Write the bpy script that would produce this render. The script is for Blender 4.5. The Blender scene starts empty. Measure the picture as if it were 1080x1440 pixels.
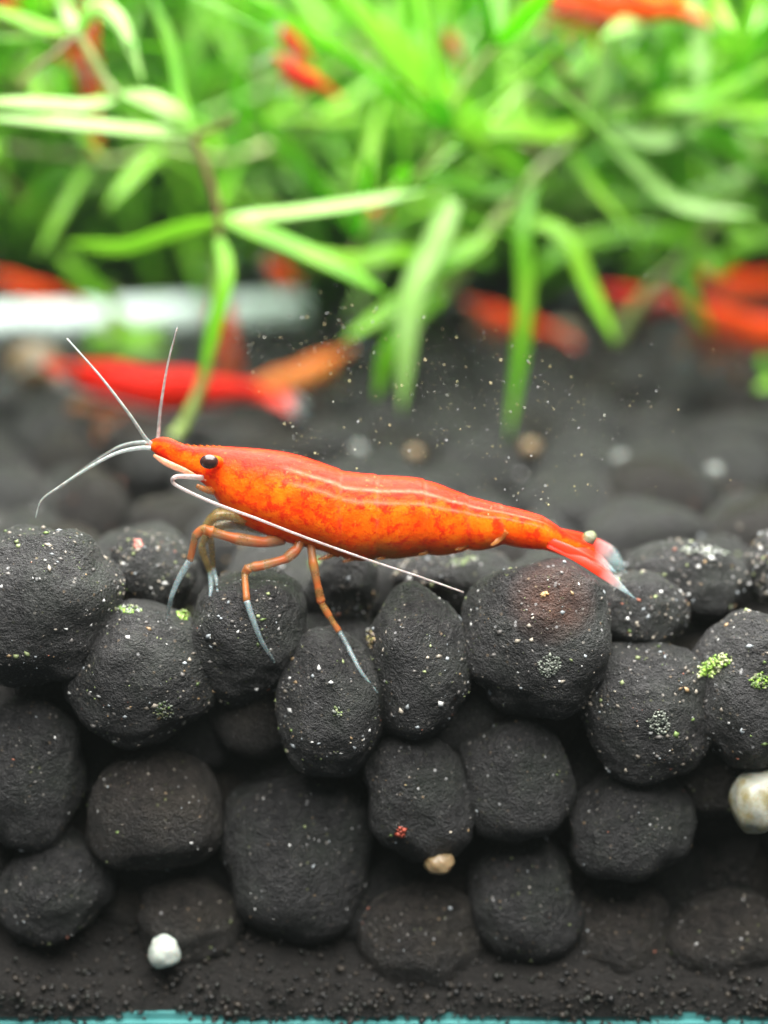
import bpy, bmesh, math, random
from mathutils import Vector, Matrix, Quaternion, noise
from mathutils.bvhtree import BVHTree

# ------------------------------------------------------------------ camera, light, exposure
# one unit is one centimetre
sc = bpy.context.scene
sc.unit_settings.system = 'METRIC'; sc.unit_settings.scale_length = 0.01
F = 2193.0                      # focal length in photograph pixels (1080 x 1440)
TILT = math.radians(15.0)
CAM = Vector((0.0, -7.25, 2.5))
cam_d = bpy.data.cameras.new('camera'); cam = bpy.data.objects.new('camera', cam_d)
sc.collection.objects.link(cam); sc.camera = cam
cam.location = CAM; cam.rotation_euler = (math.pi/2 - TILT, 0, 0)
cam_d.sensor_fit = 'VERTICAL'; cam_d.sensor_height = 36.0; cam_d.lens = F/1440*36
cam_d.clip_start = 0.05; cam_d.clip_end = 500
cam_d.dof.use_dof = True; cam_d.dof.focus_distance = 7.75
cam_d.dof.aperture_fstop = cam_d.lens*1e-3/0.33

world = bpy.data.worlds.new('World'); sc.world = world; world.use_nodes = True
bg = world.node_tree.nodes['Background']
bg.inputs[0].default_value = (0.80, 0.92, 1.0, 1); bg.inputs[1].default_value = 0.14

def area_lamp(name, loc, target, sx, sy, power, col):
    d = bpy.data.lights.new(name, 'AREA'); d.shape = 'RECTANGLE'; d.size = sx; d.size_y = sy
    d.energy = power; d.color = col
    o = bpy.data.objects.new(name, d); sc.collection.objects.link(o); o.location = loc
    o.rotation_euler = (Vector(target) - Vector(loc)).to_track_quat('-Z', 'Y').to_euler()
    return o
area_lamp('aquarium_light_bar', (0.5, 4.0, 12.0), (0, 4.0, 0), 30, 15, 22500, (1.0, 0.98, 0.94))

sc.view_settings.view_transform = 'Standard'; sc.view_settings.look = 'None'
sc.view_settings.exposure = 0.0; sc.view_settings.gamma = 1.0
sc.view_settings.use_curve_mapping = False
sc.render.engine = 'CYCLES'
sc.cycles.use_denoising = True
sc.cycles.max_bounces = 8; sc.cycles.transparent_max_bounces = 24
sc.cycles.caustics_reflective = False; sc.cycles.caustics_refractive = False

# ------------------------------------------------------------------ helpers
col = sc.collection
FWD = Vector((0, math.cos(TILT), -math.sin(TILT)))
UP = Vector((0, math.sin(TILT), math.cos(TILT)))
def P(px, py, Y):
    d = FWD + Vector((1, 0, 0))*((px-540)/F) + UP*((720-py)/F)
    return CAM + d*((Y-CAM.y)/d.y)
def cmpx(Y, py=720):            # centimetres per photograph pixel at depth Y
    return (P(540, py, Y)-CAM).dot(FWD)/F
def proj(p):
    d = p-CAM; z = d.dot(FWD)
    return 540+F*d.x/z, 720-F*d.dot(UP)/z
def lerp(a, b, t): return a+(b-a)*t
def interp(tab, x):
    if x <= tab[0][0]: return tab[0][1]
    for (x0, y0), (x1, y1) in zip(tab, tab[1:]):
        if x <= x1: return lerp(y0, y1, (x-x0)/(x1-x0))
    return tab[-1][1]
def smooth_path(pts, n):
    pts = [Vector(p) for p in pts]
    if len(pts) == 2:
        return [pts[0].lerp(pts[1], i/(n-1)) for i in range(n)]
    q = [pts[0]*2-pts[1]]+pts+[pts[-1]*2-pts[-2]]
    out = []; m = len(pts)-1
    for i in range(n):
        u = i/(n-1)*m; k = min(int(u), m-1); t = u-k
        a, b, c, d = q[k:k+4]
        out.append(0.5*((2*b)+(c-a)*t+(2*a-5*b+4*c-d)*t*t+(3*b-a-3*c+d)*t**3))
    return out
def mesh(name, verts, faces, mat, smooth=True):
    me = bpy.data.meshes.new(name); me.from_pydata([tuple(v) for v in verts], [], faces); me.update()
    if smooth: me.shade_smooth()
    if mat: me.materials.append(mat)
    return me
def link(name, me, parent=None, loc=(0, 0, 0)):
    o = bpy.data.objects.new(name, me); col.objects.link(o); o.location = loc
    if parent: o.parent = parent
    return o
def tag(o, label=None, cat=None, group=None, kind=None):
    if label: o['label'] = label
    if cat: o['category'] = cat
    if group: o['group'] = group
    if kind: o['kind'] = kind
    return o
def fattr(me, name, vals):
    a = me.attributes.new(name, 'FLOAT', 'POINT'); a.data.foreach_set('value', vals)
def tube_data(path, radii, sides=8, flat=1.0, flatdir=None):
    """closed tapered tube; radii is a function of 0..1"""
    V, Fc = [], []; n = len(path); ref = Vector((0.13, -1, 0.21)).normalized() if flatdir is None else flatdir
    for i, p in enumerate(path):
        t = (path[min(i+1, n-1)]-path[max(i-1, 0)]).normalized()
        a = t.cross(ref)
        if a.length < 1e-4: a = t.orthogonal()
        a.normalize(); b = t.cross(a).normalized(); r = radii(i/(n-1))
        for k in range(sides):
            th = 2*math.pi*k/sides
            V.append(p+a*(r*math.cos(th))+b*(r*flat*math.sin(th)))
    for i in range(n-1):
        for k in range(sides):
            k2 = (k+1) % sides
            Fc.append((i*sides+k, i*sides+k2, (i+1)*sides+k2, (i+1)*sides+k))
    Fc.append(tuple(range(sides-1, -1, -1))); Fc.append(tuple(range((n-1)*sides, n*sides)))
    return V, Fc
def ribbon_data(path, width, th, facing, vfold=0.25):
    """a leaf blade with thickness: six-point section"""
    V, Fc = [], []; n = len(path)
    for i, p in enumerate(path):
        t = (path[min(i+1, n-1)]-path[max(i-1, 0)]).normalized()
        w = t.cross(facing)
        if w.length < 1e-4: w = t.orthogonal()
        w.normalize(); nn = w.cross(t).normalized()
        h = max(width(i/(n-1)), 1e-4)*0.5; k = min(th, h*0.6)
        for a, b in ((-1, vfold), (-.4, vfold*.35+.0), (.0, 0), (.4, vfold*.35), (1, vfold)):
            V.append(p+w*(a*h)+nn*(b*h+k*(1-abs(a))))
        for a, b in ((.5, vfold*.5), (-.5, vfold*.5)):
            V.append(p+w*(a*h)+nn*(b*h-k*.8))
    s = 7
    for i in range(n-1):
        for k in range(s):
            k2 = (k+1) % s
            Fc.append((i*s+k, i*s+k2, (i+1)*s+k2, (i+1)*s+k))
    Fc.append(tuple(range(s-1, -1, -1))); Fc.append(tuple(range((n-1)*s, n*s)))
    return V, Fc

# ------------------------------------------------------------------ materials
class NT:
    def __init__(s, name):
        s.m = bpy.data.materials.new(name); s.m.use_nodes = True; s.t = s.m.node_tree
        s.b = s.t.nodes['Principled BSDF']; s.out = s.t.nodes['Material Output']
    def n(s, typ, **kw):
        nd = s.t.nodes.new(typ)
        for k, v in kw.items():
            if k.startswith('i_'):
                key = k[2:]
                key = int(key) if key.isdigit() else key.replace('_', ' ')
                nd.inputs[key].default_value = v
            else: setattr(nd, k, v)
        return nd
    def l(s, a, b): s.t.links.new(a, b)
    def coord(s, out='Object'): return s.n('ShaderNodeTexCoord').outputs[out]
    def noise(s, vec, scale, detail=4, rough=.6):
        nd = s.n('ShaderNodeTexNoise', i_Scale=scale, i_Detail=detail, i_Roughness=rough); s.l(vec, nd.inputs['Vector']); return nd
    def ramp(s, fac, stops, interp='LINEAR'):
        r = s.n('ShaderNodeValToRGB'); r.color_ramp.interpolation = interp
        e = r.color_ramp.elements
        while len(e) < len(stops): e.new(0.5)
        for el, (p, c) in zip(e, stops):
            el.position = p; el.color = (c[0], c[1], c[2], 1) if not isinstance(c, (int, float)) else (c, c, c, 1)
        s.l(fac, r.inputs[0]); return r.outputs[0]
    def mix(s, fac, a, b, mode='MIX'):
        m = s.n('ShaderNodeMix', data_type='RGBA', blend_type=mode)
        for i, v in ((0, fac), (6, a), (7, b)):
            if isinstance(v, bpy.types.NodeSocket): s.l(v, m.inputs[i])
            else: m.inputs[i].default_value = v if isinstance(v, (int, float)) else (v[0], v[1], v[2], 1)
        return m.outputs[2]
    def math(s, op, a, b=0.0, clamp=False):
        m = s.n('ShaderNodeMath', operation=op, use_clamp=clamp)
        for i, v in ((0, a), (1, b)):
            if isinstance(v, bpy.types.NodeSocket): s.l(v, m.inputs[i])
            else: m.inputs[i].default_value = v
        return m.outputs[0]
    def attr(s, name): return s.n('ShaderNodeAttribute', attribute_name=name).outputs['Fac']
    def rnd(s): return s.n('ShaderNodeObjectInfo').outputs['Random']
    def bump(s, h, strength=.4, dist=.02, normal=None):
        b = s.n('ShaderNodeBump', i_Strength=strength, i_Distance=dist); s.l(h, b.inputs['Height'])
        if normal: s.l(normal, b.inputs['Normal'])
        s.l(b.outputs[0], s.b.inputs['Normal']); return b.outputs[0]
    def set(s, **kw):
        for k, v in kw.items():
            key = k.replace('_', ' ')
            if isinstance(v, bpy.types.NodeSocket): s.l(v, s.b.inputs[key])
            else: s.b.inputs[key].default_value = v if not (isinstance(v, tuple) and len(v) == 3 and key != 'Subsurface Radius') else (*v, 1)

def stone_mat(name, dark, lite, tint=None, stain=None):
    m = NT(name); c = m.coord()
    big = m.noise(c, 3.0, 3).outputs[0]; mid = m.noise(c, 16, 5, .7).outputs[0]; fine = m.noise(c, 75, 3, .7).outputs[0]
    base = m.mix(m.ramp(mid, [(.35, 0), (.68, 1)]), dark, lite)
    base = m.mix(m.math('MULTIPLY', m.ramp(big, [(.45, 0), (.7, 1)]), .45), base, tint or (.022, .031, .021))
    if stain:
        d = m.n('ShaderNodeVectorMath', operation='DISTANCE', i_1=stain); m.l(c, d.inputs[0])
        f = m.math('MULTIPLY', m.ramp(d.outputs['Value'], [(.06, 1), (.24, 0)]), m.ramp(mid, [(.3, .35), (.6, 1)]))
        base = m.mix(f, base, (.085, .028, .012))
    # fine mineral grains in the clay
    vo = m.n('ShaderNodeTexVoronoi', i_Scale=30.0, i_Randomness=1.0); m.l(c, vo.inputs['Vector'])
    sep = m.n('ShaderNodeSeparateColor'); m.l(vo.outputs['Color'], sep.inputs[0])
    dot = m.math('MULTIPLY', m.ramp(vo.outputs['Distance'], [(.16, 1), (.30, 0)]), m.ramp(sep.outputs[0], [(.70, 0), (.76, 1)]))
    dot = m.math('MULTIPLY', dot, m.ramp(m.noise(c, 5, 2).outputs[0], [(.38, .1), (.62, 1)]))
    dc = m.ramp(sep.outputs[1], [(0, (.30, .28, .25)), (.35, (.22, .16, .10)), (.6, (.12, .13, .06)), (.8, (.42, .42, .42))], 'CONSTANT')
    base = m.mix(m.math('MULTIPLY', dot, .85), base, dc)
    v2 = m.n('ShaderNodeTexVoronoi', i_Scale=78.0, i_Randomness=1.0); m.l(c, v2.inputs['Vector'])
    s2 = m.n('ShaderNodeSeparateColor'); m.l(v2.outputs['Color'], s2.inputs[0])
    d2 = m.math('MULTIPLY', m.ramp(v2.outputs['Distance'], [(.18, 1), (.40, 0)]), m.ramp(s2.outputs[0], [(.62, 0), (.9, 1)]))
    d2 = m.math('MULTIPLY', d2, m.ramp(m.noise(c, 7, 3).outputs[0], [(.40, .05), (.62, 1)]))
    base = m.mix(m.math('MULTIPLY', d2, .7), base, m.ramp(s2.outputs[1], [(0, (.17, .16, .15)), (.4, (.12, .10, .075)), (.75, (.10, .11, .08))], 'CONSTANT'))
    m.set(Base_Color=base, Roughness=m.ramp(fine, [(.3, .58), (.7, .36)]), Specular_IOR_Level=.42)
    h = m.math('ADD', m.math('MULTIPLY', mid, 1.0), m.math('MULTIPLY', fine, .45))
    m.bump(h, 1.0, .06); return m.m
STONE = stone_mat('black clay pebble', (.007, .007, .0075), (.035, .034, .034))
STONE_B = stone_mat('brown black clay pebble', (.009, .008, .007), (.038, .032, .028), (.036, .031, .022))
STONE_STAIN = stone_mat('stained clay pebble', (.007, .007, .0075), (.035, .034, .034), None, (.05, -.20, .26))

def grain_mat():
    m = NT('mineral grain'); a = m.n('ShaderNodeAttribute', attribute_name='tint')
    m.set(Base_Color=a.outputs['Color'], Roughness=.45, Specular_IOR_Level=.5); return m.m
STONE_LIT = stone_mat('lit grey pebble', (.022, .023, .023), (.080, .080, .078), (.055, .062, .048))  # pebble colour raised to stand in for light on the bed
GRAIN = grain_mat()
def pebble_mat(name, a, b, sub=.2):
    m = NT(name); c = m.coord(); n = m.noise(c, 9, 4).outputs[0]
    m.set(Base_Color=m.mix(m.ramp(n, [(.38, 0), (.62, 1)]), a, b), Roughness=.4, Subsurface_Weight=sub, Subsurface_Scale=.06)
    m.bump(m.noise(c, 40, 3).outputs[0], .2, .01); return m.m
WHITE_P = pebble_mat('white pebble', (.42, .48, .42), (.55, .60, .54))
CREAM_P = pebble_mat('cream pebble', (.36, .37, .31), (.24, .21, .10))
GREY_P = pebble_mat('grey pebble', (.14, .16, .15), (.24, .26, .24))
TAN_P = pebble_mat('tan pebble', (.16, .11, .05), (.24, .17, .09))
ALGA = pebble_mat('green algae', (.20, .38, .05), (.34, .46, .12), .4)

def body_mat(name, org, yel, red, pale, clear):
    m = NT(name); c = m.coord()
    d = m.attr('dorsal'); al = m.attr('along'); seam = m.attr('seam')
    n1 = m.noise(c, 6.5, 5, .65).outputs[0]; n2 = m.noise(c, 17, 6, .72).outputs[0]; n3 = m.noise(c, 38, 3, .6).outputs[0]
    base = m.mix(m.ramp(n1, [(.40, 0), (.66, 1)]), org, yel)
    base = m.mix(m.math('MULTIPLY', m.ramp(n2, [(.50, 0), (.60, 1)]), .8), base, red)
    # red back
    dn = m.math('ADD', d, m.math('MULTIPLY', m.math('SUBTRACT', n2, .5), .7))
    base = m.mix(m.math('MULTIPLY', m.ramp(dn, [(.42, 0), (.80, 1)]), .9), base, red)
    base = m.mix(m.math('MULTIPLY', m.ramp(n3, [(.62, 0), (.70, 1)]), .4), base, (.75, .030, .008))
    base = m.mix(m.math('MULTIPLY', m.ramp(n3, [(.30, 1), (.36, 0)]), .22), base, (.95, .34, .08))
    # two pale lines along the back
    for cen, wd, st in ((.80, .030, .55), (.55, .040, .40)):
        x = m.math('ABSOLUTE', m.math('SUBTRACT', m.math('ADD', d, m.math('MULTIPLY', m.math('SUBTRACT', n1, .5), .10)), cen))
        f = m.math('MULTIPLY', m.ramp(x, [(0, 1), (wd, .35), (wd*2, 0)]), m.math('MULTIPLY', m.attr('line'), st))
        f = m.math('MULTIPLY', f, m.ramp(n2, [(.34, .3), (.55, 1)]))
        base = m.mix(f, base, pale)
    base = m.mix(m.math('MULTIPLY', m.math('MULTIPLY', seam, m.ramp(n2, [(.4, 0), (.6, 1)])), .25), base, pale)
    # underside turns to see-through amber in patches
    u = m.math('MULTIPLY', m.ramp(d, [(-1.0+1.2, 1), (.0+.35, 0)]), 1)
    v = m.math('MULTIPLY', m.attr('belly'), m.ramp(n1, [(.36, .35), (.56, 1)]))
    base = m.mix(m.math('MULTIPLY', v, .8), base, clear)
    m.set(Base_Color=base, Roughness=m.ramp(n2, [(.3, .30), (.7, .50)]), Specular_IOR_Level=.07, Subsurface_Weight=.5,
          Subsurface_Scale=.14, Coat_Weight=.03, Coat_Roughness=.1)
    m.b.inputs['Subsurface Radius'].default_value = (1.0, .30, .10)
    h = m.math('ADD', m.math('MULTIPLY', n3, .6), n2); m.bump(h, .4, .02); return m.m
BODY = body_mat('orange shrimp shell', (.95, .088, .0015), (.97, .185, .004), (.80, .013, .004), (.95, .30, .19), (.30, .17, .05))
RED = body_mat('red shrimp shell', (.52, .007, .002), (.60, .016, .003), (.46, .005, .002), (.60, .04, .02), (.45, .07, .015))
DEEP = body_mat('deep orange shrimp shell', (.62, .062, .002), (.68, .10, .005), (.55, .028, .003), (.70, .16, .05), (.45, .14, .03))
TANB = body_mat('amber shrimp shell', (.52, .19, .035), (.60, .27, .07), (.50, .12, .02), (.7, .45, .25), (.40, .20, .07))

def clear_mat(name, colr, alpha, rough=.25, spec=.5, attr=None, c2=None):
    m = NT(name); n = m.noise(m.coord(), 30, 3).outputs[0]
    base = m.mix(m.ramp(n, [(.4, 0), (.6, 1)]), colr, tuple(min(1, x*1.25) for x in colr))
    al = m.ramp(n, [(.3, alpha*.75), (.7, min(1, alpha*1.2))])
    if attr:
        a = m.attr(attr); base = m.mix(a, c2, base)
        al = m.n('ShaderNodeMix', data_type='FLOAT'); m.l(a, al.inputs[0]); al.inputs[2].default_value = .92 if 'fan' in name else .70
        m.l(m.ramp(n, [(.3, alpha*.75), (.7, min(1, alpha*1.2))]), al.inputs[3]); al = al.outputs[0]
    m.set(Base_Color=base, Alpha=al, Roughness=rough, Specular_IOR_Level=spec, Subsurface_Weight=.2, Subsurface_Scale=.05)
    return m.m
FEELER = clear_mat('pale feeler', (.36, .42, .40), .60)
LONGF = clear_mat('glassy feeler', (.46, .40, .38), .52, .2, .8)
FOOT = clear_mat('clear bluish leg', (.24, .31, .32), .42)
LEG = clear_mat('amber leg', (.30, .15, .045), .52, .3, .4, 'fade', (.48, .11, .025))
LEGB = clear_mat('olive leg', (.24, .17, .06), .60)
SCALE = clear_mat('pale antennal scale', (.60, .27, .15), .6)
FAN = clear_mat('tail fan blade', (.34, .46, .46), .30, .3, .4, 'fade', (.78, .030, .006))
SWIM = clear_mat('clear swimmeret', (.46, .17, .035), .55)
m = NT('shrimp eye'); cc = m.coord(); nn_ = m.noise(cc, 60, 2).outputs[0]
m.set(Base_Color=m.mix(nn_, (.010, .005, .005), (.06, .025, .02)), Roughness=.22, Specular_IOR_Level=.6); EYE = m.m

def leaf_mat(name, a, b, tip, trans=.45):
    m = NT(name); r = m.rnd(); c = m.coord()
    n = m.noise(c, 2.2, 3).outputs[0]
    base = m.mix(r, a, b); base = m.mix(m.math('MULTIPLY', m.ramp(n, [(.45, 0), (.7, 1)]), .5), base, tip)
    m.set(Base_Color=base, Roughness=.33, Specular_IOR_Level=.5)
    tr = m.n('ShaderNodeBsdfTranslucent'); m.l(m.mix(1.0, base, (1.0, 1.1, .5), 'MULTIPLY'), tr.inputs[0])
    mx = m.n('ShaderNodeMixShader'); mx.inputs[0].default_value = trans
    m.l(m.b.outputs[0], mx.inputs[1]); m.l(tr.outputs[0], mx.inputs[2]); m.l(mx.outputs[0], m.out.inputs[0]); return m.m
LEAF = leaf_mat('water plant leaf', (.150, .480, .012), (.300, .640, .030), (.40, .68, .06), .5)
LEAF_P = leaf_mat('pale water plant leaf', (.32, .62, .12), (.46, .72, .24), (.58, .78, .42))
LEAF_D = leaf_mat('deep green leaf', (.090, .340, .008), (.170, .460, .015), (.24, .50, .03), .5)
STEM = leaf_mat('plant stem', (.24, .36, .08), (.34, .40, .14), (.40, .42, .22), .2)
STEM_B = leaf_mat('brown plant stem', (.13, .085, .035), (.16, .11, .05), (.19, .15, .06), .05)

m = NT('dark substrate soil'); c = m.coord()
m.set(Base_Color=m.mix(m.noise(c, 8, 6, .7).outputs[0], (.004, .004, .004), (.034, .028, .023)), Roughness=.8)
m.bump(m.noise(c, 18, 6, .75).outputs[0], 1.0, .12); SOIL = m.m
m = NT('dark aquarium back'); m.set(Base_Color=(.012, .035, .012), Roughness=.6); BACK = m.m
m = NT('teal glass edge'); c = m.coord()
m.set(Base_Color=m.mix(m.noise(c, 3, 4).outputs[0], (.04, .20, .20), (.13, .36, .35)), Roughness=.25, Transmission_Weight=.0, Specular_IOR_Level=.6); TEAL = m.m
m = NT('pale mint plastic'); c = m.coord()
m.set(Base_Color=m.mix(m.noise(c, 2, 3).outputs[0], (.68, .86, .80), (.80, .92, .88)), Roughness=.35); MINT = m.m

# ------------------------------------------------------------------ the setting
TANK_Z = P(540, 1428, -.01).z
def substrate():
    nx, nf, ny = 300, 36, 110; V, Fc = [], []
    for j in range(ny):
        for i in range(nx):
            x = lerp(-9, 9, i/(nx-1))
            if j < nf:                 # front face: fine dusty soil settled against the glass low down
                z = lerp(TANK_Z-.02, -.62, j/nf); u = (z-TANK_Z)+.10*noise.noise((x*1.1, 3, 0))+.05*noise.noise((x*3, 7, 0))
                y = interp([(0, .03), (.10, .07), (.20, .20), (.38, .50), (.6, .66)], u)
                k = noise.noise((x*2.2, y, z*2.6))*.16+noise.noise((x*6, y, z*6))*.08+noise.noise((x*17, y, z*17))*.03
                V.append((x, max(.004, y-.03+k*min(1, .40+max(0, u)*2.2)), z))
            else:
                y = .66+(j-nf)/(ny-nf-1)*17.3; z = -.50+.10*noise.noise((x*.9, y*.9, 2))-.12*max(0, 1-(y-.66)*2)
                V.append((x, y, z+noise.noise((x*3, y*3, z*3))*.05+noise.noise((x*8, y*8, z*8))*.02))
    for j in range(ny-1):
        for i in range(nx-1):
            a = j*nx+i; Fc.append((a, a+1, a+nx+1, a+nx))
    o = link('substrate', mesh('substrate', V, Fc, SOIL)); tag(o, kind='structure')
    return o, V[:nx*nf]
SUB, SUBV = substrate()
def box(name, x0, x1, y0, y1, z0, z1, mat, parent=None):
    bm = bmesh.new(); bmesh.ops.create_cube(bm, size=1)
    for v in bm.verts:
        v.co = Vector(((x0+x1)/2+v.co.x*(x1-x0), (y0+y1)/2+v.co.y*(y1-y0), (z0+z1)/2+v.co.z*(z1-z0)))
    bmesh.ops.bevel(bm, geom=list(bm.edges), offset=min(x1-x0, y1-y0, z1-z0)*.08, segments=2, affect='EDGES')
    me = bpy.data.meshes.new(name); bm.to_mesh(me); bm.free(); me.materials.append(mat)
    return link(name, me, parent)
tag(box('back_wall', -9, 9, 18.0, 18.4, TANK_Z, 9, BACK), kind='structure')
tag(box('tank_floor', -9, 9, -.01, 18.4, TANK_Z-.5, TANK_Z-.01, TEAL), kind='structure')

# ------------------------------------------------------------------ pebbles
rng = random.Random(11)
SEG = {}
def ico(sub):
    if sub not in SEG:
        bm = bmesh.new(); bmesh.ops.create_icosphere(bm, subdivisions=sub, radius=1)
        SEG[sub] = ([v.co.copy() for v in bm.verts], [tuple(v.index for v in f.verts) for f in bm.faces]); bm.free()
    return SEG[sub]
def stone_mesh(name, rx, ry, rz, seed, mat, sub=4, rough=1.0, egg=0.0):
    V0, Fc = ico(sub); V = []
    off = Vector((seed*3.17, seed*1.31, seed*7.7)); r = (rx+ry+rz)/3
    for d in V0:
        s = 1+rough*(.20*noise.noise(d*.95+off)+.10*noise.noise(d*2.1+off)+.032*noise.noise(d*4.6+off)+.013*noise.noise(d*11+off)+.007*noise.noise(d*24+off))
        # slightly boxy pebble
        q = Vector((math.copysign(abs(d.x)**.95, d.x), math.copysign(abs(d.y)**.95, d.y), math.copysign(abs(d.z)**.95, d.z)))
        e = 1-egg*d.z
        V.append(Vector((q.x*rx*s*e, q.y*ry*s*e, q.z*rz*s)))
    return mesh(name, V, Fc, mat)
TINTS = [(.62, .62, .60)]*5+[(.45, .40, .32)]*4+[(.36, .24, .12)]*2+[(.30, .36, .16)]*3+[(.16, .24, .07)]*1+[(.45, .16, .10)]*1+[(.40, .44, .46)]*4+[(.16, .15, .14)]*8+[(.24, .21, .17)]*5
OCT = [(1, 0, 0), (-1, 0, 0), (0, 1, 0), (0, -1, 0), (0, 0, 1), (0, 0, -1)]
OCF = [(0, 2, 4), (2, 1, 4), (1, 3, 4), (3, 0, 4), (2, 0, 5), (1, 2, 5), (3, 1, 5), (0, 3, 5)]
def grains_mesh(name, spots, rg, tints=TINTS):
    V, Fc, C = [], [], []
    for p, nrm, r in spots:
        q = nrm.to_track_quat('Z', 'Y') @ Quaternion((0, 0, 1), rg.random()*6.28)
        s = (r*rg.uniform(.7, 1.5), r*rg.uniform(.6, 1.0), r*rg.uniform(.35, .6)); b = len(V)
        t = rg.choice(tints); k = rg.uniform(.35, 1.0); t = (t[0]*k, t[1]*k, t[2]*k, 1)
        for v in OCT:
            j = rg.uniform(.75, 1.2)
            V.append(p+q @ Vector((v[0]*s[0]*j, v[1]*s[1]*j, v[2]*s[2]*j))); C.append(t)
        Fc += [tuple(b+i for i in f) for f in OCF]
    me = mesh(name, V, Fc, GRAIN)
    a = me.color_attributes.new('tint', 'FLOAT_COLOR', 'POINT')
    a.data.foreach_set('color', [x for t in C for x in t]); return me
def add_grains(o, count, rmax, rg):
    me = o.data; n = len(me.vertices); spots = []; off = Vector((rg.random()*50, 0, 0))
    tries = 0
    while len(spots) < count and tries < count*6:
        tries += 1
        v = me.vertices[rg.randrange(n)]
        if noise.noise(v.co*4+off)+.35 < rg.random()*.8: continue
        u = rg.random(); r = .0018+(rmax-.0018)*u**9
        jit = Vector((rg.uniform(-1, 1), rg.uniform(-1, 1), rg.uniform(-1, 1)))*.01
        nn = v.normal; p = v.co+(jit-nn*jit.dot(nn))
        spots.append((p-nn*r*.05, nn, r))
    g = link('mineral_grains', grains_mesh('mineral_grains', spots, rg), o); tag(g, kind='stuff'); return g

rc = random.Random(8); spots = []
low = [Vector(v) for v in SUBV if abs(v[0]) < 2.6 and v[2] < TANK_Z+.6]
for q in range(11000):
    p = rc.choice(low); spots.append((p+Vector((rc.uniform(-.03, .03), rc.uniform(-.02, .01), rc.uniform(-.03, .03))), Vector((rc.uniform(-1, 1), -1, rc.uniform(-1, 1))).normalized(), .003+.024*rc.random()**3.5))
SOILT = [(.020, .018, .016), (.034, .028, .022), (.012, .012, .012), (.050, .040, .030), (.028, .030, .024)]
g = link('soil_crumbs', grains_mesh('soil_crumbs', spots, rc, SOILT), SUB); tag(g, kind='stuff')
# px x, px y, half width, half height (photo pixels), gap to the glass, roll, egg, material, label
FRONT = [
 (62, 852, 106, 116, .00, .1, .0, STONE, 'large speckled black pebble beside the pebble that carries the front leg tip'),
 (198, 945, 104, 98, .02, -.1, .05, STONE, 'black pebble with bright green bead on top, under the shrimp front leg tip'),
 (350, 892, 86, 96, .10, .15, .05, STONE, 'black pebble under the middle leg tip, white grains across its face'),
 (465, 988, 79, 102, .00, .0, .16, STONE, 'egg shaped black pebble, narrow end up, under the rear walking leg'),
 (588, 938, 76, 112, .06, .05, .0, STONE, 'tall upright black pebble below the end of the long feeler'),
 (755, 898, 106, 110, .02, .0, .03, STONE_STAIN, 'large round black pebble with rusty brown stain, below the shrimp tail'),
 (910, 998, 92, 96, .02, -.2, .0, STONE, 'black pebble with pale crust patch, touching the rust stained pebble'),
 (1055, 965, 86, 114, .04, .1, .05, STONE, 'black pebble with bright green algae on its edge'),
 (898, 862, 72, 58, .40, .2, .0, STONE, 'grey black pebble just under the tip of the tail fan'),
 (968, 818, 92, 62, .62, .05, .0, STONE, 'wide grey black pebble with white flecks behind the tail fan tip'),
 (1085, 800, 42, 50, .70, .0, .0, STONE, 'small grey black pebble beside the wide white flecked one'),
 (212, 805, 66, 62, .55, .3, .0, STONE, 'black pebble with one pink grain behind the front legs'),
 (482, 826, 50, 62, .62, .1, .0, STONE, 'small dark pebble in the gap behind the rear walking leg'),
 (640, 812, 96, 44, .72, .0, .0, STONE, 'wide dark pebble behind the end of the long feeler'),
 (40, 1090, 78, 108, .04, .15, .0, STONE, 'dark pebble below the large speckled black pebble'),
 (220, 1138, 97, 88, .02, -.05, .0, STONE_B, 'rounded black pebble below the pebble with the green bead'),
 (420, 1190, 108, 126, .06, .0, .0, STONE, 'largest deep black pebble, below the egg shaped one'),
 (588, 1117, 72, 92, .00, -.45, .08, STONE, 'small smooth black pebble with one red grain, above the tan pebble'),
 (725, 1092, 76, 88, .05, -.2, .0, STONE, 'black pebble below the large rust stained pebble'),
 (885, 1162, 88, 78, .02, .05, .0, STONE, 'blocky black pebble below the pebble with pale crust'),
 (1010, 1085, 62, 62, .30, .0, .0, STONE_B, 'dark recessed pebble beside the cream pebble'),
 (75, 1246, 72, 78, .03, .75, .0, STONE, 'tilted black pebble in the bottom layer beside the white pebble'),
 (268, 1290, 74, 62, .10, .1, .0, STONE_B, 'dim pebble just above the small white pebble'),
 (590, 1308, 90, 84, .04, .0, .0, STONE_B, 'brownish black pebble under the small tan pebble'),
 (735, 1258, 84, 90, .06, -.3, .12, STONE, 'dull black pebble with green lower half beside the brownish one'),
 (868, 1315, 84, 82, .10, .3, .0, STONE_B, 'brown dusty pebble below the blocky black pebble'),
 (1015, 1320, 84, 66, .06, -.1, .0, STONE_B, 'flat dusty pebble below the cream pebble'),
 (405, 1375, 80, 58, .16, .0, .0, STONE_B, None), (160, 1392, 92, 52, .12, .1, .0, STONE_B, None),
 (20, 1385, 74, 54, .10, .0, .0, STONE_B, None), (700, 1396, 84, 48, .10, .0, .0, STONE_B, None),
 (880, 1410, 84, 40, .12, .0, .0, STONE_B, None), (300, 1405, 60, 36, .08, .0, .0, STONE_B, None),
 (540, 1412, 76, 34, .08, .0, .0, STONE_B, None), (1040, 1410, 80, 40, .08, .0, .0, STONE_B, None),
]
front_objs = []; WV, WF = [], []
def register(o):
    b = len(WV); mw = Matrix.Translation(o.location) @ o.rotation_euler.to_matrix().to_4x4() @ Matrix.Diagonal((*o.scale, 1))
    WV.extend(mw @ v.co for v in o.data.vertices); WF.extend(tuple(b+i for i in p.vertices) for p in o.data.polygons)
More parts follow.
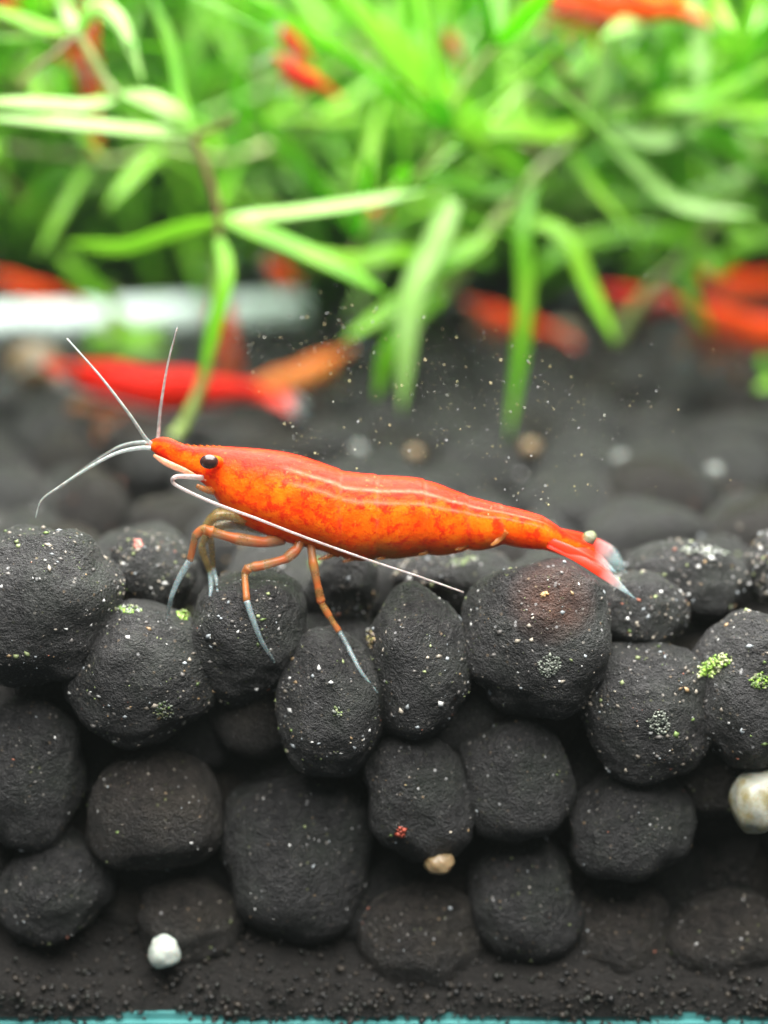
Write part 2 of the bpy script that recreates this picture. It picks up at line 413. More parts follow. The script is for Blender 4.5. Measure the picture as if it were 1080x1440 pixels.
for i, (cx, cy, rx, ry, gap, roll, egg, mat, lab) in enumerate(FRONT):
    s = cmpx(.35, cy); rX, rZ = rx*s*1.01, ry*s*1.01; rY = .5*(rX+rZ)*.92
    me = stone_mesh('pebble', rX, rY, rZ, i+1, mat, 5 if i < 9 else 4, 1.0, egg)
    o = link('pebble', me); Yc = gap+rY*1.02; o.location = P(cx, cy, Yc); o.rotation_euler = (0, roll, 0)
    tag(o, lab or 'dusty brown black pebble in the bottom layer along the glass edge', 'pebble', 'black pebbles stacked against the front of the tank')
    add_grains(o, 1150 if i < 14 else 420, .021 if i < 14 else .014, rng)
    front_objs.append(o); register(o)
# pebbles that fill the dark gaps behind the front layer
rng = random.Random(21)
lib = [stone_mesh('filler_pebble', 1, 1, 1, 60+k, STONE if k % 3 else STONE_B, 3, 1.1) for k in range(8)]
k = 0
for py in range(985, 1440, 112):
    for px in range(-20, 1130, 128):
        x = px+rng.uniform(-35, 35)+(64 if (py//118) % 2 else 0); y = py+rng.uniform(-30, 30)
        r = rng.uniform(.27, .36); o = link('pebble', lib[k % 8]); k += 1
        o.location = P(x, y, .66+rng.uniform(-.04, .12)); o.scale = (r*rng.uniform(.9, 1.2), r, r*rng.uniform(.85, 1.05))
        if o.location.z-r*1.0 < TANK_Z: o.location.z = TANK_Z+r
        o.rotation_euler = (rng.random()*6, rng.random()*6, rng.random()*6)
        near = min((f for f in FRONT if f[8]), key=lambda f: (f[0]-x)**2+(f[1]-y)**2)[8].split(',')[0].split(' beside ')[0].split(' below ')[0].split(' under ')[0].split(' behind ')[0].split(' touching ')[0].split(' just ')[0].split(' in the ')[0]
        tag(o, 'shadowed pebble in the gap behind the '+near, 'pebble', 'shadowed pebbles in the gaps'); register(o)
# the bed behind: single pebbles, going back under the plants
rng = random.Random(33)
blib = []
for k in range(12):
    me = stone_mesh('bed_pebble', 1, 1, 1, 90+k, STONE_LIT if k % 4 else STONE_B, 3, 1.2); blib.append(me)
glib = []
for k in range(12):
    me = blib[k]; spots = []
    for q in range(70):
        v = me.vertices[rng.randrange(len(me.vertices))]; spots.append((v.co.copy(), v.normal.copy(), .012+.06*rng.random()**4 if q > 4 else rng.uniform(.06, .15)))
    glib.append(grains_mesh('mineral_grains', spots, rng))
pts = []
tries = 0
front_xy = [(o.location.x, o.location.y, .30) for o in front_objs[:14]]
MARKS = [(110, 660, 'in front of the red shrimp'), (230, 585, 'right under the red shrimp'), (420, 570, 'beside the amber shrimp'), (250, 470, 'near the pale mint bar'), (560, 590, 'under the hanging leaf tips'),
         (520, 650, 'close behind the orange shrimp back'), (640, 520, 'between the two hanging leaves'), (760, 680, 'close behind the orange shrimp abdomen'), (800, 500, 'behind the low hanging leaves'),
         (880, 700, 'close behind the tail fan'), (1000, 620, 'on the open bed beyond the tail'), (1010, 520, 'in front of the large orange shrimp behind'), (860, 590, 'on the open bed beside the hanging leaf'), (620, 430, 'deep under the green tangle'), (1000, 740, 'behind the wide white flecked pebble')]
while tries < 60000 and len(pts) < 285:
    tries += 1
    y = .95+12.5*rng.random()**1.25; half = (y+7.25)*.262+.5
    x = rng.uniform(-half, half); r = rng.uniform(.24, .37)
    if any((x-a)**2+(y-b)**2 < (.80*(r+c))**2 for a, b, c in front_xy): continue
    if any((x-a)**2+(y-b)**2 < (.97*(r+c))**2 for a, b, c in pts): continue
    pts.append((x, y, r))
for k, (x, y, r) in enumerate(pts):
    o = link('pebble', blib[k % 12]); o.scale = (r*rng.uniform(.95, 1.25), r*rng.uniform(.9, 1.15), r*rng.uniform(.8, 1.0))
    z = -.27+rng.uniform(-.08, .12)
    if y < 1.8: z = min(z, -.20)
    o.location = (x, y, z); o.rotation_euler = (rng.uniform(-.5, .5), rng.uniform(-.5, .5), rng.random()*6.28)
    X_, Y_ = proj(o.location)
    mark = min(MARKS, key=lambda q: ((q[0]-X_)/1.4)**2+(q[1]-Y_)**2)[2]
    tag(o, ('small ' if r < .28 else 'middling ' if r < .33 else 'large ')+('squat ' if o.scale.z < .78*o.scale.x else 'rounded ')+('grey black ' if k % 4 else 'brownish black ')+'bed pebble '+mark, 'pebble', 'pebbles of the bed behind the shrimp')
    g = link('mineral_grains', glib[k % 12], o); tag(g, kind='stuff')
    if y < 3: register(o)
print('bed pebbles', len(pts), 'max y', max(p[1] for p in pts))
# everything too far away to count
rng = random.Random(44)
V, Fc = [], []
V0, F0 = ico(2)
for k in range(700):
    y = rng.uniform(8, 17.6); x = rng.uniform(-8.7, 8.7); half = (y+7.25)*.262+.5
    if abs(x) < half and y < 12.5: continue
    r = rng.uniform(.24, .38); c = Vector((x, y, -.32+rng.uniform(-.05, .08))); b = len(V); of = Vector((k*1.7, 0, 0))
    V += [c+d*(r*(1+.2*noise.noise(d+of))) for d in V0]; Fc += [tuple(b+i for i in f) for f in F0]
for k in range(500):                       # bed to both sides of the view
    y = rng.uniform(.8, 9); half = (y+7.25)*.262+.7; x = rng.uniform(half, 8.7)*rng.choice((-1, 1))
    r = rng.uniform(.24, .38); c = Vector((x, y, -.32+rng.uniform(-.05, .08))); b = len(V); of = Vector((k*1.9, 5, 0))
    V += [c+d*(r*(1+.2*noise.noise(d+of))) for d in V0]; Fc += [tuple(b+i for i in f) for f in F0]
for k in range(260):                       # pebbles against the glass beyond the view
    x = rng.uniform(2.3, 8.7)*rng.choice((-1, 1)); r = rng.uniform(.26, .4); c = Vector((x, r+rng.uniform(0, .2), rng.uniform(TANK_Z+.3, -.25))); b = len(V); of = Vector((k*2.3, 9, 0))
    V += [c+d*(r*(1+.2*noise.noise(d+of))) for d in V0]; Fc += [tuple(b+i for i in f) for f in F0]
tag(link('distant_gravel', mesh('distant_gravel', V, Fc, STONE_LIT)), 'far black gravel under the plants', 'gravel', kind='stuff')

BVH = BVHTree.FromPolygons(WV, WF)
def hit(px, py, default=.5):
    d = (P(px, py, 1.0)-CAM).normalized(); h = BVH.ray_cast(CAM, d)
    return h[0] if h[0] else P(px, py, default)

# odd pebbles
def odd(name, px, py, rx, ry, Y, mat, label, cat, seed, grow=1.0, group=None):
    s = cmpx(Y, py); o = link(name, stone_mesh(name, rx*s, (rx+ry)/2*s*grow, ry*s, seed, mat, 4, .9)); o.location = P(px, py, Y)
    return tag(o, label, cat, group)
odd('white_pebble', 232, 1337, 22, 24, .10, WHITE_P, 'small round white pebble near the bottom of the tank', 'pebble', 201)
odd('cream_pebble', 1064, 1126, 34, 47, .16, CREAM_P, 'cream and yellow pebble with pale streaks among the black ones', 'pebble', 202)
odd('tan_pebble', 618, 1213, 22, 17, .10, TAN_P, 'small tan pebble wedged below the smooth black pebble with the red grain', 'pebble', 203)
odd('tan_pebble', 48, 515, 40, 32, 5.6, TAN_P, 'blurred tan pebble beside the red shrimp', 'pebble', 204)
for q, (x, y, r, mt, lb) in enumerate([(505, 632, 11, GREY_P, 'blurred pale grey pebble right above the shrimp back'), (745, 630, 14, TAN_P, 'blurred olive tan pebble on the bed behind the shrimp'),
        (875, 646, 13, GREY_P, 'blurred whitish pebble on the bed behind the shrimp tail'), (1005, 662, 11, GREY_P, 'blurred white pebble close beside another, on the bed behind the tail'),
        (583, 637, 12, TAN_P, 'tiny blurred tan pebble above the shrimp back'), (790, 472, 20, CREAM_P, 'blurred pale pebble under the hanging leaf tip')]):
    h = hit(x, y, 3.0)
    yy = 2.5/math.tan(TILT+math.atan((y-720)/F))-7.25+.1
    odd('pale_pebble', x, y, r, r*.85, yy, mt, lb, 'pebble', 210+q)
def on_stone(name, px, py, rx, ry, tints, label, cat, seed, count=60, size=2.4, roll=0.0, pile=.5):
    rg = random.Random(seed); spots = []; c0 = hit(px, py)
    cr, sr = math.cos(roll), math.sin(roll)
    for q in range(count):
        a_, r_ = rg.random()*6.283, rg.random()**.6; off = 1+.35*noise.noise((math.cos(a_)*2, math.sin(a_)*2, seed))
        u, v = rx*r_*off*math.cos(a_), ry*r_*off*math.sin(a_); x, y = px+u*cr-v*sr, py+u*sr+v*cr
        h = hit(x, y)
        if abs(h.y-c0.y) > .16: h = P(x, y, c0.y)
        d = (CAM-h).normalized(); s_ = (h-CAM).dot(FWD)/F
        spots.append((h+d*(s_*size*pile*(1-r_)*rg.random()*2)-c0, (d+Vector((rg.uniform(-.5, .5), 0, rg.uniform(-.2, .9)))).normalized(), s_*size*rg.uniform(.5, 1.3)))
    o = link(name, grains_mesh(name, spots, rg, tints)); o.location = c0
    return tag(o, label, cat, kind='stuff') if count > 40 and rx > 12 and ry < 8 else tag(o, label, cat)
GR = [(.26, .46, .05), (.34, .52, .10), (.20, .36, .04), (.45, .55, .22)]; DG = [(.12, .20, .05), (.20, .27, .10), (.28, .30, .16)]
CR = [(.20, .23, .18), (.30, .33, .27), (.14, .16, .13), (.38, .40, .35)]
on_stone('algae_bead', 258, 864, 8, 7, GR, 'bright green algae bead on the black pebble by the front leg tip', 'algae', 301, 60, 3, 0, 1.5)
on_stone('algae_clump', 1004, 936, 27, 11, GR+[(.5, .52, .3)], 'bright yellow green algae clump on the edge of a black pebble', 'algae', 302, 170, 3.4, -.5, 1.2)
on_stone('algae_clump', 1068, 958, 14, 13, DG+GR[:1], 'dull green algae patch on the pebble face below the bright clump', 'algae', 303, 90, 3, 0, .6)
on_stone('algae_tuft', 446, 795, 13, 10, GR[:3], 'green algae tuft in the gap behind the rear walking leg', 'algae', 304, 70, 3, 0, 1.0)
on_stone('crust_patch', 773, 936, 17, 16, CR, 'round grey green crust spot on the rust stained pebble', 'crust', 305, 130, 2.6, 0, .3)
on_stone('crust_patch', 928, 1016, 17, 15, CR+[(.5, .55, .45)], 'pale green white crust patch on the pebble beside the rust stained one', 'crust', 306, 130, 2.8, .4, .3)
on_stone('crust_patch', 475, 1002, 6, 8, DG+CR, 'small olive crust fleck on the egg shaped pebble', 'crust', 310, 30, 2.6, 0, .3)
on_stone('crust_patch', 230, 1000, 13, 14, DG+CR[:2], 'dull green crust patch on the pebble below the green bead', 'crust', 311, 70, 2.6, 0, .3)
on_stone('crust_patch', 650, 790, 22, 5, DG+CR, 'thin green white crust along the top of a dark pebble under the shrimp', 'crust', 312, 70, 2.6, -.2, .3)
on_stone('algae_clump', 180, 857, 22, 6, DG+CR+GR[:1], 'mixed green crumbs along the top of the pebble under the front leg', 'algae', 313, 60, 3, 0, .4)
on_stone('crust_patch', 990, 775, 40, 7, CR+[(.6, .62, .6)], 'row of whitish flecks along the top of the wide grey pebble', 'crust', 314, 60, 3.4, .05, .3)
on_stone('crust_patch', 522, 898, 6, 14, [(.45, .32, .16), (.40, .36, .14), (.5, .4, .3)], 'tan crumb wedged between the egg shaped and the tall pebble', 'crust', 315, 50, 3, 0, .8)
on_stone('red_grain', 562, 1170, 8, 7, [(.60, .11, .06), (.5, .09, .05)], 'small red grain on the smooth black pebble', 'grain', 307, 16, 5, 0, .4)
on_stone('pink_grain', 194, 765, 6, 5, [(.72, .18, .14), (.7, .25, .2)], 'small pink grain on the pebble behind the front legs', 'grain', 308, 14, 4, 0, .4)
on_stone('amber_grain', 766, 836, 5, 4, [(.55, .32, .12), (.6, .4, .2)], 'small amber grain in the rusty brown stain', 'grain', 309, 14, 3.6, 0, .4)

# ------------------------------------------------------------------ the shrimp
YS = .47
TOP = [(204, 622), (212, 614), (222, 612), (236, 614.5), (255, 625), (272, 628), (305, 628.5), (341, 631), (374, 634), (402, 638), (430, 645), (458, 656), (478, 664), (527, 670), (580, 673), (611, 680), (655, 698), (700, 710), (735, 718), (767, 728), (782, 739), (796, 749), (815, 758), (836, 769)]
BOT = [(204, 629), (212, 637), (222, 644), (241, 655), (263, 666), (283, 676), (300, 692), (313, 714), (347, 739), (380, 753), (416, 765), (458, 773), (478, 783), (527, 785), (580, 779), (615, 778), (673, 771), (709, 765), (744, 768), (770, 774), (796, 783), (815, 789), (836, 793)]
WID = [(204, .45), (230, .55), (270, .62), (310, .80), (380, .86), (470, .84), (560, .84), (680, .80), (760, .74), (796, .62), (836, .35)]
SEGX = [300, 478, 530, 597, 656, 706, 767, 860]
ROOT = P(520, 875, YS)
def make_shrimp():
    root = bpy.data.objects.new('shrimp', None); col.objects.link(root); root.location = ROOT; root.empty_display_size = .3
    n, rs = 150, 36; V, Fc = [], []; D, A, SM, BE, LN = [], [], [], [], []
    for i in range(n):
        x = lerp(204, 836, i/(n-1)); t, b = interp(TOP, x), interp(BOT, x)
        # soften the digitised outline
        t = sum(interp(TOP, x+o) for o in (-9, -4, 0, 4, 9))/5; b = sum(interp(BOT, x+o) for o in (-9, -4, 0, 4, 9))/5
        u = 0; sg = 0
        for a, c in zip(SEGX, SEGX[1:]):
            if a <= x < c: u = (x-a)/(c-a); sg = a
        step = 1.0
        if sg >= 478 or (sg == 300 and u > .8): step = 1+.028*max(0, (u-.55)/.45)**2-.012*(1-u)**6
        if 478 <= x < 767: b += 5*math.sin(math.pi*u)**.7-2
        seam = max(0, 1-abs(x-min(SEGX[1:7], key=lambda s: abs(s-x)))/3.0) if x > 420 else 0
        top, bot = P(x, t, YS), P(x, b, YS); cen = (top+bot)/2; hv = (top-bot)/2*step; w = hv.length*interp(WID, x)
        cap = math.sqrt(max(0, 1-(max(0, 10-i)/10)**2))*.97+.03 if i < 10 else 1
        for k in range(rs):
            th = 2*math.pi*k/rs; sn, cs = math.sin(th), math.cos(th)
            ww = w*math.copysign(abs(cs)**.85, cs)*(1-.22*max(0, -sn)**2)
            V.append(cen+hv*sn*cap+Vector((0, ww*cap, 0))-ROOT)
            D.append(sn); A.append(i/(n-1)); SM.append(seam*max(0, sn+.55))
            g = math.exp(-((x-535)/75)**2)*.9+.8*math.exp(-((x-700)/22)**2)+.35*math.exp(-((x-620)/40)**2)
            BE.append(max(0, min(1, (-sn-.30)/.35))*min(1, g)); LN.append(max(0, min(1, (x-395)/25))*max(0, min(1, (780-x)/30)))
    for i in range(n-1):
        for k in range(rs):
            k2 = (k+1) % rs; Fc.append((i*rs+k, (i+1)*rs+k, (i+1)*rs+k2, i*rs+k2))
    Fc.append(tuple(range(rs))); Fc.append(tuple(range(n*rs-1, (n-1)*rs-1, -1)))
    # rostrum teeth, in the same skin
    for q in range(7):
        x = 262+q*9; c = P(x, interp(TOP, x)+1.5, YS)-ROOT; f = P(x-9, interp(TOP, x-5)-3.2, YS)-ROOT; b2 = P(x+9, interp(TOP, x+9)+1.5, YS)-ROOT
        b0 = len(V); V += [c+Vector((0, -.008, -.01)), f, b2+Vector((0, 0, -.01)), c+Vector((0, .008, -.01))]
        Fc += [(b0, b0+1, b0+2), (b0+3, b0+2, b0+1), (b0, b0+3, b0+1)]
        D += [1]*4; A += [.1]*4; SM += [0]*4; BE += [0]*4; LN += [0]*4
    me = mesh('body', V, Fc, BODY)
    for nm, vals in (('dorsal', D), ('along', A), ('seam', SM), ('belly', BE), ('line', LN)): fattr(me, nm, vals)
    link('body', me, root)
    L = lambda p: p-ROOT
    def part(name, path, rad, mat, n=24, sides=8, parent=root, flat=1.0, fade=None, flatdir=None):
        pp = smooth_path([L(p) for p in path], n); V, Fc = tube_data(pp, rad, sides, flat, flatdir); me = mesh(name, V, Fc, mat)
        if fade: fattr(me, 'fade', [fade((i//sides)/(n-1)) for i in range(len(V))])
        return link(name, me, parent)
    px = cmpx(YS)
    # eyes on their short stalks
    for sgn, Y in ((-1, YS-.135), (1, YS+.135)):
        c = P(294.5, 648.5, Y) if sgn < 0 else P(294.5, 648.5, YS-.135)+Vector((0, .25, -.045))
        st = part('eye_stalk', [c+Vector((.05, -sgn*.07, -.03)), c+Vector((.01, -sgn*.0, 0))], lambda t: lerp(.035, .032, t), BODY, 6, 10)
        for nm in ('dorsal', 'along', 'seam', 'belly', 'line'): fattr(st.data, nm, [0.0]*len(st.data.vertices))
        bm = bmesh.new(); bmesh.ops.create_uvsphere(bm, u_segments=24, v_segments=16, radius=1)
        for v in bm.verts: v.co = Vector((v.co.x*13.2*px, v.co.y*9*px, v.co.z*10*px))
        me = bpy.data.meshes.new('eye'); bm.to_mesh(me); bm.free(); me.shade_smooth(); me.materials.append(EYE)
        e = link('eye', me, root, L(c)+Vector((0, sgn*.012, 0))); e.rotation_euler = (0, .05, 0)
    # feelers
    taper = lambda a, b: (lambda t: lerp(a, b, t)*px)
    part('antennule', [P(212, 624, YS-.03), P(203, 614, YS-.05), P(180, 580, YS-.10), P(140, 528, YS-.12), P(94, 476, YS-.10)], taper(3.1, 1.1), FEELER, 30)
    part('antennule', [P(222, 618, YS+.04), P(223, 606, YS+.04), P(226, 572, YS+.02), P(236, 512, YS), P(249, 461, YS-.02)], taper(3.1, 1.1), FEELER, 30)
    part('antennule', [P(212, 626, YS), P(200, 622, YS), P(172, 627, YS+.06), P(146, 641, YS+.12), P(118, 660, YS+.18), P(84, 686, YS+.25)], taper(3.2, 1.0), FEELER, 30)
    part('antennule', [P(212, 630, YS-.05), P(196, 630, YS-.06), P(165, 637, YS-.08), P(128, 656, YS-.1), P(80, 687, YS-.1), P(58, 704, YS-.1), P(50, 728, YS-.1)], taper(3.4, .9), FEELER, 34)
    YA = YS-.235
    part('antenna', [P(285, 672, YS-.12), P(262, 670, YS-.17), P(246, 671, YA), P(243, 678, YA), P(256, 687, YA), P(300, 707, YA-.01), P(360, 729, YA-.02), P(430, 756, YA-.02), P(520, 788, YA), P(590, 811, YA), P(652, 833, YA)],
         lambda t: (lerp(4.0, 2.6, t/.3) if t < .3 else lerp(2.6, 1.3, (t-.3)/.7))*px, LONGF, 70, 8)
    part('antennal_scale', [P(216, 640, YS-.10), P(236, 652, YS-.12), P(262, 663, YS-.13), P(290, 676, YS-.12)], lambda t: (1.5+3.2*math.sin(math.pi*min(1, t*1.1+.05)))*px, SCALE, 18, 8, flat=.45)
    # walking legs: amber shank and a clear foot on the pebbles
    def leg(path, r0, r1, foot, fr0, fr1, mat=LEG, joints=()):
        def rad(t):
            b = lerp(r0, r1, t)
            b *= 1+.10*math.sin(t*23+path[0].x*9)
            for j in joints: b += 1.3*math.exp(-((t-j)/.03)**2)
            return b*px
        sharp = []
        for q, p in enumerate(path):
            if 0 < q < len(path)-1: sharp += [p.lerp(path[q-1], .16), p.lerp(path[q+1], .16)]
            else: sharp.append(p)
        l = part('walking_leg', sharp, rad, mat, 64, 10, fade=lambda t: max(0, min(1, .15+.7*t+.45*math.sin(t*31+path[0].z*20))) if mat is LEG else 0)
        part('foot', [path[-1]]+foot, lambda t: lerp(fr0, fr1, t**1.5)*px, FOOT, 18, 8, l)
    def G(px_, py_, Y, clear=.028):
        p = P(px_, py_, Y); d = (p-CAM).normalized(); h = BVH.ray_cast(CAM, d)[0]
        if h is not None and (h-CAM).length-clear < (p-CAM).length: p = h-d*clear
        return p
    def T(px_, py_): return hit(px_, py_)-(P(px_, py_, 1.0)-CAM).normalized()*.004
    leg([P(398, 757, YS-.06), P(370, 763, YS-.12), P(330, 757, YS-.15), P(298, 748, YS-.17), P(284, 744, YS-.18), P(275, 754, YS-.18), G(267, 788, YS-.17)], 8.6, 5.2, [G(251, 815, YS-.2), G(240, 843, YS-.22, .02), T(236, 868)], 4.8, 2.0, joints=(.52, .64))
    leg([P(380, 745, YS+.05), P(330, 738, YS+.04), P(296, 742, YS+.04), P(283, 770, YS+.03), G(296, 806, YS+.03)], 8, 4.5, [G(297, 825, YS+.03), T(295, 840)], 4.2, 2.2, LEGB, (.55,))
    leg([P(350, 728, YS-.03), P(325, 718, YS-.06), P(303, 722, YS-.08), P(290, 738, YS-.08), P(297, 760, YS-.06), G(300, 800, YS-.02)], 7.5, 3.6, [G(304, 815, YS), T(306, 832)], 3.4, 1.8, LEGB, (.5,))
    leg([P(424, 757, YS-.08), P(417, 773, YS-.12), G(402, 786, YS-.15), G(370, 795, YS-.17), G(350, 798, YS-.19), G(344, 808, YS-.19), G(347, 845, YS-.19)], 7.8, 5.0, [G(356, 872, YS-.2, .024), G(368, 902, YS-.2, .018), T(386, 931)], 4.6, 1.8, joints=(.6, .72))
    leg([P(437, 764, YS-.08), P(440, 790, YS-.13), G(447, 825, YS-.16), G(452, 848, YS-.17), G(464, 868, YS-.19), G(477, 888, YS-.21)], 6.6, 4.2, [G(492, 915, YS-.22, .022), G(508, 945, YS-.22, .018), T(531, 975)], 3.8, 1.5, joints=(.56,))
    # mouthparts under the head
    part('mouthpart', [P(345, 732, YS-.08), P(322, 724, YS-.10), P(304, 726, YS-.12), P(292, 738, YS-.12), P(286, 747, YS-.12)], taper(9, 4.5), LEGB, 20, 8)
    part('mouthpart', [P(300, 690, YS-.06), P(288, 688, YS-.10), P(276, 683, YS-.11)], taper(6, 3), SWIM, 12, 8)
    # swimmerets under the abdomen
    for x0, y0, x1, y1 in ((474, 776, 447, 787), (510, 779, 482, 790), (552, 778, 530, 786), (606, 772, 588, 780), (655, 765, 640, 773), (704, 756, 690, 767)):
        for dy in (-.07, .07):
            part('swimmeret', [P(x0+8, y0-10, YS+dy), P(x0, y0, YS+dy), P((x0+x1)/2, (y0+y1)/2+1.5, YS+dy*1.2), P(x1, y1, YS+dy*1.3)], lambda t: lerp(6.5, 1.5, t)*px, SWIM, 12, 8, flat=.45)
    # tail fan: telson and four blades
    def blade(name, path, w, Yn, fade0, tip=.7):
        fd = Vector(Yn).normalized()
        part(name, path, lambda t: w*px*(.6+.4*math.sin(min(1, t*1.6)*math.pi/2))*(1 if t < tip else max(.05, 1-((t-tip)/(1-tip))**1.6)), FAN, 44, 16, flat=.15, fade=lambda t: max(0, min(1, (t-fade0)/.30)), flatdir=fd)
    blade('telson', [P(790, 757, YS), P(812, 768, YS-.02), P(838, 784, YS-.03), P(868, 806, YS-.03)], 9, (-.3, -.55, .8), .62, .6)
    blade('tail_blade', [P(770, 766, YS-.05), P(805, 781, YS-.10), P(838, 800, YS-.13), P(866, 820, YS-.15), P(895, 843, YS-.16)], 7.5, (.2, -.9, .35), .55, .55)
    blade('tail_blade', [P(772, 760, YS-.05), P(802, 774, YS-.09), P(832, 791, YS-.11), P(860, 811, YS-.12), P(884, 832, YS-.13)], 8, (.3, -.8, .1), .50, .5)
    blade('tail_blade', [P(785, 752, YS+.02), P(815, 763, YS+.06), P(848, 778, YS+.09), P(881, 806, YS+.12)], 14, (-.4, -.75, .6), .50)
    blade('tail_blade', [P(785, 750, YS+.05), P(818, 761, YS+.10), P(852, 776, YS+.14), P(878, 793, YS+.17)], 13, (-.4, -.75, .6), .48)
    return root
shrimp = make_shrimp()
tag(shrimp, 'sharp bright orange shrimp walking on the black pebbles with its long feeler swept back', 'shrimp')
bead = odd('algae_bead', 829, 757, 10, 10, YS+.03, pebble_mat('olive bead', (.09, .13, .03), (.22, .22, .14), .2), 'small olive bead resting on the shrimp tail', 'algae', 320)

def children(o): return [c for c in bpy.data.objects if c.parent == o]
def copy_shrimp(label, px, py, Y, yaw, scale, mat, pitch=0, skip=('swimmeret', 'mouthpart')):
    r = shrimp.copy(); col.objects.link(r); tag(r, label, 'shrimp', 'blurred shrimps behind')
    r.rotation_euler = (0, pitch, yaw); r.scale = (scale,)*3
    mid = P(520, 715, YS)-ROOT
    r.location = P(px, py, Y)-(r.rotation_euler.to_matrix() @ (mid*scale))
    for ch in SHP:
        if ch.name.split('.')[0] in skip: continue
        c = ch.copy(); col.objects.link(c); c.parent = r
        if ch.name.startswith('body'):
            c.material_slots[0].link = 'OBJECT'; c.material_slots[0].material = mat
        for g in SHG.get(ch.name, []):
            d = g.copy(); col.objects.link(d); d.parent = c
    return r
SHP = children(shrimp); SHG = {c.name: children(c) for c in SHP}
SPECS = [
 ('blurred bright red shrimp walking on the bed behind the orange shrimp head', 228, 545, 5.0, .0, .83, RED, -.10),
 ('blurred amber shrimp facing away beside the bright red one', 408, 532, 5.9, math.pi+.5, .55, TANB, .05),
 ('blurred orange shrimp reared up behind the bright red one', 318, 505, 6.6, 1.2, .62, DEEP, 1.1),
 ('blurred dark orange shrimp above the pale mint bar', 48, 408, 7.0, .6, .42, DEEP, .15),
 ('blurred orange shrimp clinging upright among the plant stems', 122, 88, 4.3, 1.30, .55, DEEP, 1.25),
 ('small blurred red shrimp seen end on among the leaves, upper one of a pair', 416, 66, 4.4, 1.30, .30, RED, .1),
 ('blurred red shrimp seen half end on among the leaves, lower one of a pair', 428, 110, 4.3, 1.0, .34, RED, .1),
 ('large blurred orange shrimp in the top of the plants', 858, 10, 4.6, .15, .60, DEEP, -.10),
 ('small blurred orange shrimp deep in the leaves below the big one', 640, 72, 5.2, 1.3, .26, DEEP, .2),
 ('tiny blurred orange shrimp low in the leaves above the shrimp back', 525, 298, 4.8, 1.2, .24, DEEP, 0),
 ('tiny blurred orange shrimp beside the end of the pale mint bar', 396, 386, 6.0, 1.3, .34, DEEP, .1),
 ('blurred orange shrimp half hidden by the two low hanging leaves', 728, 455, 7.2, .1, .48, DEEP, .12),
 ('blurred pinkish red shrimp under the plants beside the big orange group', 912, 424, 6.6, .35, .50, RED, -.02),
 ('large blurred orange shrimp on the bed beside the pinkish red one', 1062, 465, 6.6, .2, .80, DEEP, .05),
 ('blurred deep orange shrimp climbing above the large orange one', 1062, 402, 9.2, .5, .70, DEEP, -.12),
 ('blurred orange shrimp in the uppermost leaves near the curled pale leaf', 25, 22, 4.8, 1.0, .42, DEEP, .4),
]
for lab, x, y, Y, yaw, s, mt, pt in SPECS: copy_shrimp(lab, x, y, Y, yaw, s, mt, pt)

# pale bar lying at the back
V, Fc = tube_data(smooth_path([P(-260, 462, 9.6), P(100, 452, 9.8), P(430, 436, 10.2)], 20), lambda t: .21, 16)
tag(link('pale_bar', mesh('pale_bar', V, Fc, MINT)), 'pale mint white bar lying behind the red shrimp', 'bar')

# ------------------------------------------------------------------ water plants
prng = random.Random(5)
LIBN = 8; leaf_lib = {}
for mi, (mt, nm) in enumerate(((LEAF, 'g'), (LEAF_P, 'p'), (LEAF_D, 'd'))):
    L_ = []
    for k in range(LIBN):
        bend = prng.uniform(-.32, .20); side = prng.uniform(-.15, .15)
        path = [Vector((t, side*t*t, bend*t*t)) for t in [i/11 for i in range(12)]]
        V, Fc = ribbon_data(path, lambda t: .085*(.45+.55*min(1, t*5))*(1 if t < .6 else max(.04, 1-((t-.6)/.4)**1.8)), .006, Vector((0, 0, 1)))
        L_.append(mesh('leaf', V, Fc, mt))
    leaf_lib[nm] = L_
def leaf(parent, pos, d, length, width, kind, roll=0.0):
    o = link('leaf', prng.choice(leaf_lib[kind]), parent, pos)
    q = d.to_track_quat('X', 'Z') @ Quaternion((1, 0, 0), roll)
    o.rotation_mode = 'QUATERNION'; o.rotation_quaternion = q
    w = width/(.085*length); o.scale = (length, length*w, length*w*.7 if w > .7 else length*.6); return o
def plant(label, path3, stem_r, stem_mat=STEM, group=None):
    base = path3[0].copy(); e = bpy.data.objects.new('water_plant', None); col.objects.link(e); e.location = base; e.empty_display_size = .3
    tag(e, label, 'plant', group)
    V, Fc = tube_data(smooth_path([p-base for p in path3], 40), lambda t: stem_r*(1-.35*t)*(1+.35*max(0, math.cos(t*40))**12), 8)
    link('stem', mesh('stem', V, Fc, stem_mat), e); return e, base
def blade_leaf(parent, base, pts, w, mat, facing=None, name='leaf'):
    """a leaf along given photo points (px, py, Y); w in cm"""
    path = smooth_path([P(*p)-base for p in pts], 26)
    f = facing or Vector((prng.uniform(-.4, .4), -1, prng.uniform(.2, .9)))
    V, Fc = ribbon_data(path, lambda t: w*(.55+.45*min(1, t*5))*(1 if t < .65 else max(.05, 1-((t-.65)/.35)**2)), .008, f.normalized())
    return link(name, mesh(name, V, Fc, mat), parent)

